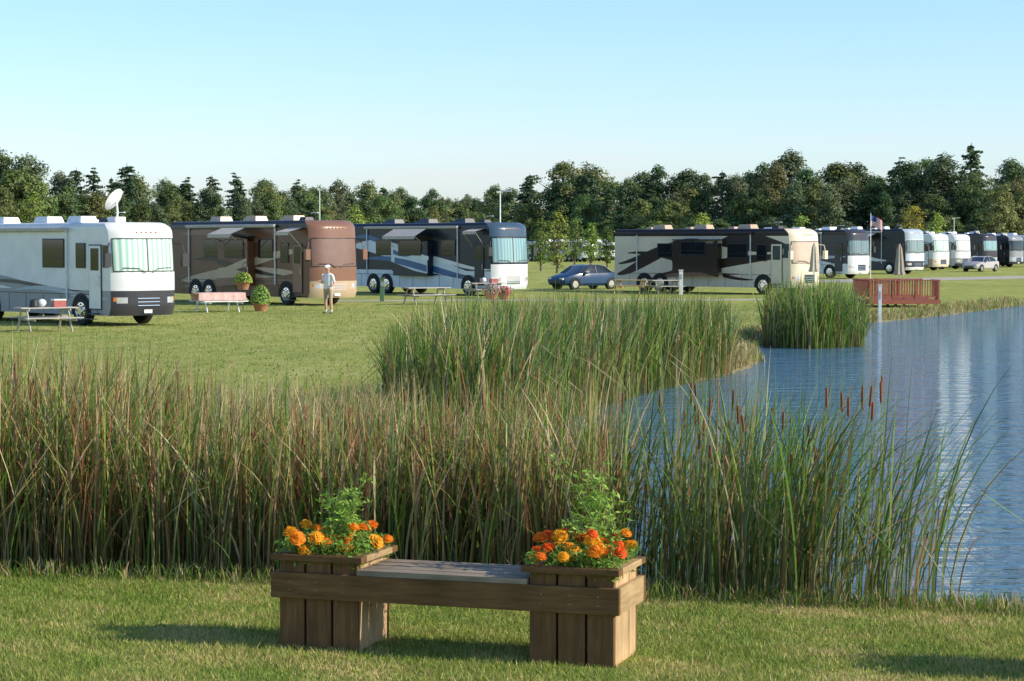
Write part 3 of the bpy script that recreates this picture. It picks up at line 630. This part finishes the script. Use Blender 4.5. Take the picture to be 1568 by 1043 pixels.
def umb(x,y,h,m):
    e=empty('closed_patio_umbrella',(x,y,0)); b=MB(); b.tube([(0,0,0),(0,0,h)],.022,STEEL,8); b.tube([(0,0,.0),(0,0,.07)],[.28,.25],BLK,16); b.build('pole',e); b=MB(); n=16;vs=[];zz=[h-.02,h-.25,h-.8,h-1.3,h-1.5]; rr=[.03,.10,.15,.19,.24]
    for z,r_ in zip(zz,rr):
        for k in range(n):
            q=r_*(1+.3*(k%2)); t=2*math.pi*k/n; vs.append((q*math.cos(t),q*math.sin(t),z+(.06*(k%2) if z==zz[-1] else 0)))
    b.add(vs,[(i_*n+k,i_*n+(k+1)%n,(i_+1)*n+(k+1)%n,(i_+1)*n+k) for i_ in range(4) for k in range(n)],m); b.build('folded_canopy',e)
umb(15.3,112.5,2.8,mat('canvas',(.6,.5,.38),.8)); umb(18.4,105.5,2.75,mat('canvas_grey',(.40,.33,.26),.8))
e=empty('flag_on_pole',(24.2,150,0)); b=MB(); b.tube([(0,0,0),(0,0,4.7)],[.04,.025],WHT,8); b.ball((0,0,4.72),.05,CHR); b.build('pole',e); b=MB(); R=mat('flag_red',(.55,.04,.05),.7); Bl=mat('flag_blue',(.03,.05,.22),.7)
for k in range(13):
    for q in range(6):
        f=lambda t:(.02+t*.75,.10*math.sin(t*6),-.35*t*t); a_,c_=q/6,(q+1)/6; p0=f(a_);p1=f(c_); z0=4.6-.055*k
        m_=Bl if (k<7 and q<3) else (R if k%2==0 else WHT)
        b.poly([(p0[0],p0[1],z0-.055+p0[2]),(p1[0],p1[1],z0-.055+p1[2]),(p1[0],p1[1],z0+p1[2]),(p0[0],p0[1],z0+p0[2])],m_)
b.build('flag_cloth',e,smooth=False)

# ------------------------------------------------------------------ man
def man(x,y,rz):
    e=empty('standing_man',(x,y,0),rz,1.07)
    J=[(0,0,.96,.145,.17),(0,0,1.12,.14,.165),(.01,0,1.30,.14,.185),(0,0,1.44,.10,.16),(.01,0,1.53,.055,.055),(.02,0,1.60,.06,.06),
       (-.0,.20,1.42,.066,.066),(-.02,.28,1.14,.05,.05),(.16,.26,.98,.034,.034),(.0,-.20,1.42,.066,.066),(-.04,-.28,1.14,.05,.05),(.20,-.20,1.20,.034,.034),
       (0,.11,.88,.105,.105),(.03,.14,.50,.066,.066),(-.01,.15,.10,.042,.042),(.15,.17,.045,.04,.032),(0,-.11,.88,.105,.105),(-.01,-.14,.50,.066,.066),(-.06,-.15,.10,.042,.042),(.10,-.17,.045,.04,.032)]
    E=[(0,1),(1,2),(2,3),(3,4),(4,5),(3,6),(6,7),(7,8),(3,9),(9,10),(10,11),(0,12),(12,13),(13,14),(14,15),(0,16),(16,17),(17,18),(18,19)]
    me=bpy.data.meshes.new('t'); me.from_pydata([j[:3] for j in J],E,[]); o=bpy.data.objects.new('t',me); COL.objects.link(o)
    sk=o.modifiers.new('s','SKIN'); 
    for k,j in enumerate(J): me.skin_vertices[0].data[k].radius=(j[3],j[4]); me.skin_vertices[0].data[k].use_root=(k==0)
    ss=o.modifiers.new('u','SUBSURF'); ss.levels=2; ss.render_levels=2
    dg=bpy.context.evaluated_depsgraph_get(); m2=bpy.data.meshes.new_from_object(o.evaluated_get(dg)); bpy.data.objects.remove(o)
    SK=mat('skin',(.62,.36,.25),.55); SH=mat('white_shirt',(.82,.81,.79),.8,0,.06,12); KH=mat('khaki_shorts',(.42,.33,.24),.85,0,.1,12); SO=mat('shoes',(.12,.1,.09),.7)
    m2.materials.clear()
    for q in (SK,SH,KH,SO): m2.materials.append(q)
    for p in m2.polygons:
        c=p.center; r_=abs(c.y); p.use_smooth=True
        if c.z<.11: i_=3
        elif c.z<.16: i_=1
        elif c.z<.54: i_=0
        elif c.z<.95 and r_<.24 and c.x<.14: i_=2
        elif c.z<1.50 and (r_<.225 or c.z>1.2) and not(c.x>.09 and r_>.17 and c.z<1.3): i_=1
        else: i_=0
        p.material_index=i_
    ob=bpy.data.objects.new('body',m2); COL.objects.link(ob); ob.parent=e
    h=MB(); h.ball((.03,0,1.70),(.098,.078,.118),SK,16,12); h.tube([(.115,0,1.72),(.15,0,1.685),(.118,0,1.675)],[.01,.017,.012],SK,6)
    for s in(-1,1):
        h.ball((.108,s*.032,1.72),.014,WHT,8,6); h.ball((.12,s*.032,1.72),.007,BLK,6,4); h.ball((.02,s*.08,1.70),(.022,.014,.034),SK,8,6)
    h.tube([(.115,-.025,1.645),(.122,0,1.642),(.115,.025,1.645)],.006,mat('lips',(.45,.16,.13),.5),5)
    h.ball((.015,0,1.735),(.104,.088,.092),mat('cap_fabric',(.72,.70,.66),.8),16,6,True); h.tube([(.09,0,1.745),(.15,0,1.742),(.19,0,1.735)],[.065,.06,.03],mat('cap_fabric',(.7,.68,.64),.8),10)
    h.build('head_and_cap',e)
    hd=MB()
    for (wx,wy,wz_,dx,dz,s) in ((.16,.26,.98,.85,-.5,1),(.20,-.20,1.20,.9,.35,-1)):
        d=Vector((dx,0,dz)).normalized(); w0=Vector((wx,wy,wz_)); up=Vector((-d.z,0,d.x)); hd.tube([w0-d*.01,w0+d*.04,w0+d*.085],[.028,.036,.03],SK,8)
        for k in range(4):
            o_=Vector((0,1,0))*(k-1.5)*.018; l=[.06,.075,.07,.055][k]; p=w0+d*.075+o_; hd.tube([p,p+d*l*.5,p+d*l*.8-up*l*.35,p+d*l*.75-up*l*.7],[.009,.009,.008,.007],SK,6)
        p=w0+d*.02+Vector((0,-s*.028,0)); hd.tube([p,p+d*.03+Vector((0,-s*.02,0)),p+d*.06+Vector((0,-s*.022,0))],[.011,.010,.008],SK,6)
    hd.build('hands',e)
man(-7.2,87.0,math.radians(235))

# ------------------------------------------------------------------ bench with planters
def wood(name,c,dark):
    m,nt,b=_new(name); N=nt.nodes; Lk=nt.links; tc=N.new('ShaderNodeTexCoord')
    mp=N.new('ShaderNodeMapping'); mp.inputs['Scale'].default_value=dark[1]; Lk.new(tc.outputs['Object'],mp.inputs[0])
    n=N.new('ShaderNodeTexNoise'); n.inputs['Scale'].default_value=3; n.inputs['Detail'].default_value=8; n.inputs['Roughness'].default_value=.7; Lk.new(mp.outputs[0],n.inputs[0])
    r_=N.new('ShaderNodeValToRGB'); e_=r_.color_ramp.elements; e_[0].position=.3; e_[1].position=.72; e_[0].color=[x*dark[0] for x in c]+[1]; e_[1].color=list(c)+[1]; Lk.new(n.outputs[0],r_.inputs[0])
    n2=N.new('ShaderNodeTexNoise'); n2.inputs['Scale'].default_value=2.2; n2.inputs['Detail'].default_value=3; Lk.new(tc.outputs['Object'],n2.inputs[0])
    mr=N.new('ShaderNodeMapRange'); mr.inputs[1].default_value=.3; mr.inputs[2].default_value=.7; mr.inputs[3].default_value=.72; mr.inputs[4].default_value=1.15; Lk.new(n2.outputs[0],mr.inputs[0])
    mx=N.new('ShaderNodeVectorMath'); mx.operation='SCALE'; Lk.new(r_.outputs[0],mx.inputs[0]); Lk.new(mr.outputs[0],mx.inputs['Scale'])
    Lk.new(mx.outputs[0],b.inputs['Base Color']); b.inputs['Roughness'].default_value=.8; b.inputs['Specular IOR Level'].default_value=.15
    bp=N.new('ShaderNodeBump'); bp.inputs['Strength'].default_value=.35; bp.inputs['Distance'].default_value=.004; Lk.new(n.outputs[0],bp.inputs['Height']); Lk.new(bp.outputs[0],b.inputs['Normal']); return m
WV=wood('treated_timber_vertical',(.27,.145,.06),(.45,(9,9,.8))); WH=wood('treated_timber_horizontal',(.26,.14,.057),(.45,(.8,9,9))); WD=wood('treated_timber_crosswise_painted_lit',(.62,.42,.21),(.55,(9,.8,9))); WS=wood('weathered_seat_timber',(.44,.35,.25),(.45,(.8,9,9))); WR=wood('treated_timber_side_painted_lit',(.72,.48,.25),(.55,(9,9,.8)))  # side boards, side rails and cap ends carry a sunlit tone in their colour
SOIL=mat('soil',(.05,.035,.025),.95,0,.4,20,bump=.8)
ML=foliage('marigold_leaves',.3); MP=foliage('marigold_petals',.4,0,.6)
def bench(x,y,rz,fl=True):
    e=empty('planter_bench',(x,y,0),rz); b=MB(); S=.60
    for x0 in (0,1.845):
        bw=(S-.02)/3
        for k in range(3):
            jit=random.uniform(-.003,.003)
            b.box((x0+bw*(k+.5)+.01*k,.02+jit,.31),(bw-.008,.036,.62),WV); b.box((x0+bw*(k+.5)+.01*k,S-.02+jit,.31),(bw-.008,.036,.62),WV)
            yy=.04+ (S-.08)*(k+.5)/3
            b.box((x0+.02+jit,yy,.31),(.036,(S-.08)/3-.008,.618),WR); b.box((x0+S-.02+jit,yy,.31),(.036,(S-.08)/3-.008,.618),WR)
        b.box((x0+S/2,S/2,.56),(S-.09,S-.09,.06),SOIL)
        b.box((x0+S/2,S/2,.28),(S-.1,S-.1,.40),SOIL)
        o=.045; b.box((x0+S/2,-o+.05,.645),(S+2*o,.10,.045),WH); b.box((x0+S/2,S+o-.05,.645),(S+2*o,.10,.045),WH)
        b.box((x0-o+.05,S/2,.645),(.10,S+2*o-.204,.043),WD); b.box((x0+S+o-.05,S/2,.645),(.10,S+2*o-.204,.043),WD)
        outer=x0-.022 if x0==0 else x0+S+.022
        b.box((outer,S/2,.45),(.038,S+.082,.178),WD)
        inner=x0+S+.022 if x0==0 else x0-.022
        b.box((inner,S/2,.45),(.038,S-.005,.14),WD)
    b.box((1.2225,-.022,.45),(2.445+.09,.04,.18),WH); b.box((1.2225,S+.022,.45),(2.445+.09,.04,.18),WH)
    b.build('timber_boards',e,smooth=False,bevel=.005)
    s_=MB()
    for k in range(4): s_.box((1.2225,.005+.145*k+.02,.562+random.uniform(-.003,.003)),(1.236,.128,.038),WS)
    s_.box((1.2225,.2,.48),(1.17,.04,.12),WH)
    for x0 in (0,1.845):
        for k in range(3):
            for zz in (.42,.48): s_.tube([(x0+.1+.2*k,-.041,zz),(x0+.1+.2*k,-.045,zz)],.004,STEEL,6)
    s_.build('seat_slats',e,smooth=False,bevel=.002)
    for x0 in (0,1.845):
        n=3200; c=np.column_stack([rng.uniform(x0-.03,x0+.63,n),rng.uniform(-.03,.60,n),.62+rng.uniform(0,1,n)**.8*.17])
        dd=np.hypot(c[:,0]-x0-.3,c[:,1]-.3); c[:,2]+=.04*np.cos(dd*5)-.02
        leaves('marigold_leaves',c,rng.normal(size=(n,3))+np.array([0,0,.8]),rng.uniform(.02,.055,n),np.array([.20,.34,.05])*rng.uniform(.5,1.5,(n,1)),ML,e,.35)
        nf=27 if x0==0 else 32; C=[];Nn=[];Cl=[];Sz=[]
        pal=[(1,.24,.01),(1,.32,.012),(1,.45,.015),(.9,.14,.008)]
        pts_=[]
        while len(pts_)<nf:
            cx=x0+rng.uniform(-.05,.64); cy=rng.uniform(-.05,.5)
            if all(math.hypot(cx-p_[0],cy-p_[1])>.05 for p_ in pts_): pts_.append((cx,cy))
        for (cx,cy) in pts_:
            cz=.72+rng.uniform(-.03,.12)+ (.05 if x0>0 and cx>x0+.35 else 0)
            r_=rng.uniform(.032,.050); ax=norm(np.array([rng.normal()*.4+.15,-.55+rng.normal()*.3,1.])); col=np.array(pal[rng.integers(0,4)])
            t1=norm(np.cross(ax,[1,.2,.1])); t2=np.cross(ax,t1)
            for ring,(np_,ra,up,tl) in enumerate(((14,1.,.0,.25),(12,.75,.35,.7),(9,.45,.6,1.3),(5,.18,.75,2.5))):
                for k in range(np_):
                    t=2*math.pi*(k+.5*ring)/np_+rng.normal()*.1; rad=math.cos(t)*t1+math.sin(t)*t2
                    C.append(np.array([cx,cy,cz])+rad*r_*ra+ax*r_*up); Nn.append(ax+rad*.2*tl+rng.normal(size=3)*.25); Cl.append(col*rng.uniform(.75,1.15)); Sz.append(r_*rng.uniform(.65,.9))
        leaves('marigold_flowers',np.array(C),np.array(Nn),np.array(Sz),np.clip(np.array(Cl),0,1),MP,e,.95)
        stm=MB(); LC=[];LN=[];LS=[]
        for q in range(8):
            bx=x0+(.32 if x0==0 else .36)+rng.normal()*.08; by=.42+rng.normal()*.06; Hh=rng.uniform(.30,.62) if x0==0 else rng.uniform(.38,.82); dx,dy=rng.normal(size=2)*.13
            f=lambda t:np.array([bx+dx*t*t,by+dy*t*t,.6+Hh*t]); stm.tube([tuple(f(t)) for t in (0,.35,.7,1)],[.006,.005,.004,.002],mat('green_stem',(.2,.3,.08),.6),5)
            for k in range(30):
                t=rng.uniform(.1,1); a=rng.uniform(0,6.28); L_=.13*(1.15-t)+.035
                for s2 in (.2,.4,.6,.8,1.): LC.append(f(t)+np.array([math.cos(a)*L_*s2*1.2,math.sin(a)*L_*s2*1.2,L_*(s2*.7-.5*s2*s2)])); LN.append(rng.normal(size=3)*.6+np.array([0,0,.8])); LS.append(rng.uniform(.035,.065))
        stm.build('weed_stems',e); LC=np.array(LC); leaves('weed_leaves',LC,np.array(LN),np.array(LS),np.array([.32,.48,.08])*rng.uniform(.6,1.35,(len(LC),1)),ML,e,.32)
    return e
bench(-1.637,15.5,math.radians(-18.4))
bench(3.75,14.25,math.radians(-18.4))  # unseen second bench, added out of frame to cast a shadow into the corner

# ------------------------------------------------------------------ world, sun, camera
SE=math.radians(29); A=math.radians(15)
wld=bpy.data.worlds.new('World'); sc.world=wld; wld.use_nodes=True; N=wld.node_tree.nodes; Lk=wld.node_tree.links
sky=N.new('ShaderNodeTexSky'); sky.sky_type='NISHITA'; sky.sun_disc=False; sky.sun_elevation=SE; sky.sun_rotation=math.pi/2+A
sky.altitude=0; sky.air_density=1.0; sky.dust_density=.4; sky.ozone_density=2.0
tc=N.new('ShaderNodeTexCoord'); sp=N.new('ShaderNodeSeparateXYZ'); Lk.new(tc.outputs['Generated'],sp.inputs[0])
rp=N.new('ShaderNodeValToRGB'); el=rp.color_ramp.elements; el[0].position=0; el[0].color=(.62,.67,.92,1); el[1].position=.5; el[1].color=(.56,.68,.84,1)
q=el.new(.04); q.color=(.70,.79,1,1); q=el.new(.11); q.color=(.66,.80,.93,1)
Lk.new(sp.outputs[2],rp.inputs[0])
mu=N.new('ShaderNodeMix'); mu.data_type='RGBA'; mu.blend_type='MULTIPLY'; mu.inputs[0].default_value=1; Lk.new(sky.outputs[0],mu.inputs[6]); Lk.new(rp.outputs[0],mu.inputs[7])
sc2=N.new('ShaderNodeVectorMath'); sc2.operation='SCALE'; sc2.inputs['Scale'].default_value=1.45; Lk.new(mu.outputs[2],sc2.inputs[0])
mp=N.new('ShaderNodeMapping'); mp.inputs['Scale'].default_value=(5,5,70); Lk.new(tc.outputs['Generated'],mp.inputs[0])
nz=N.new('ShaderNodeTexNoise'); nz.inputs['Scale'].default_value=1.3; nz.inputs['Detail'].default_value=5; Lk.new(mp.outputs[0],nz.inputs[0])
cr=N.new('ShaderNodeValToRGB'); cr.color_ramp.elements[0].position=.5; cr.color_ramp.elements[0].color=(0,0,0,1); cr.color_ramp.elements[1].position=.72; cr.color_ramp.elements[1].color=(.7,.7,.7,1); Lk.new(nz.outputs[0],cr.inputs[0])
hm=N.new('ShaderNodeValToRGB'); e2=hm.color_ramp.elements; e2[0].position=.0; e2[0].color=(1,1,1,1); e2[1].position=.06; e2[1].color=(0,0,0,1); Lk.new(sp.outputs[2],hm.inputs[0])
ml=N.new('ShaderNodeMath'); ml.operation='MULTIPLY'; Lk.new(cr.outputs[0],ml.inputs[0]); Lk.new(hm.outputs[0],ml.inputs[1])
cm=N.new('ShaderNodeMix'); cm.data_type='RGBA'; Lk.new(ml.outputs[0],cm.inputs[0]); Lk.new(sc2.outputs[0],cm.inputs[6]); cm.inputs[7].default_value=(5.8,5.6,5.7,1)
bg=N['Background']; bg.inputs[1].default_value=.15; Lk.new(cm.outputs[2],bg.inputs[0])
sd_=Vector((math.cos(A)*math.cos(SE),-math.sin(A)*math.cos(SE),math.sin(SE)))
sl=bpy.data.lights.new('sun','SUN'); sl.energy=5; sl.angle=math.radians(.5); sl.color=(1,.91,.76); so=bpy.data.objects.new('sun',sl); COL.objects.link(so)
so.rotation_euler=sd_.to_track_quat('Z','Y').to_euler(); so.location=(30,-10,40)
cam=bpy.data.cameras.new('camera'); cam.lens=36*3400/1568; cam.sensor_width=36; cam.clip_end=9000; cam.clip_start=.1
co=bpy.data.objects.new('camera',cam); COL.objects.link(co); co.location=(0,0,2.85); co.rotation_euler=(math.pi/2-math.atan(151.5/3400),0,0); sc.camera=co
sc.view_settings.view_transform='Standard'; sc.view_settings.look='None'; sc.view_settings.exposure=0
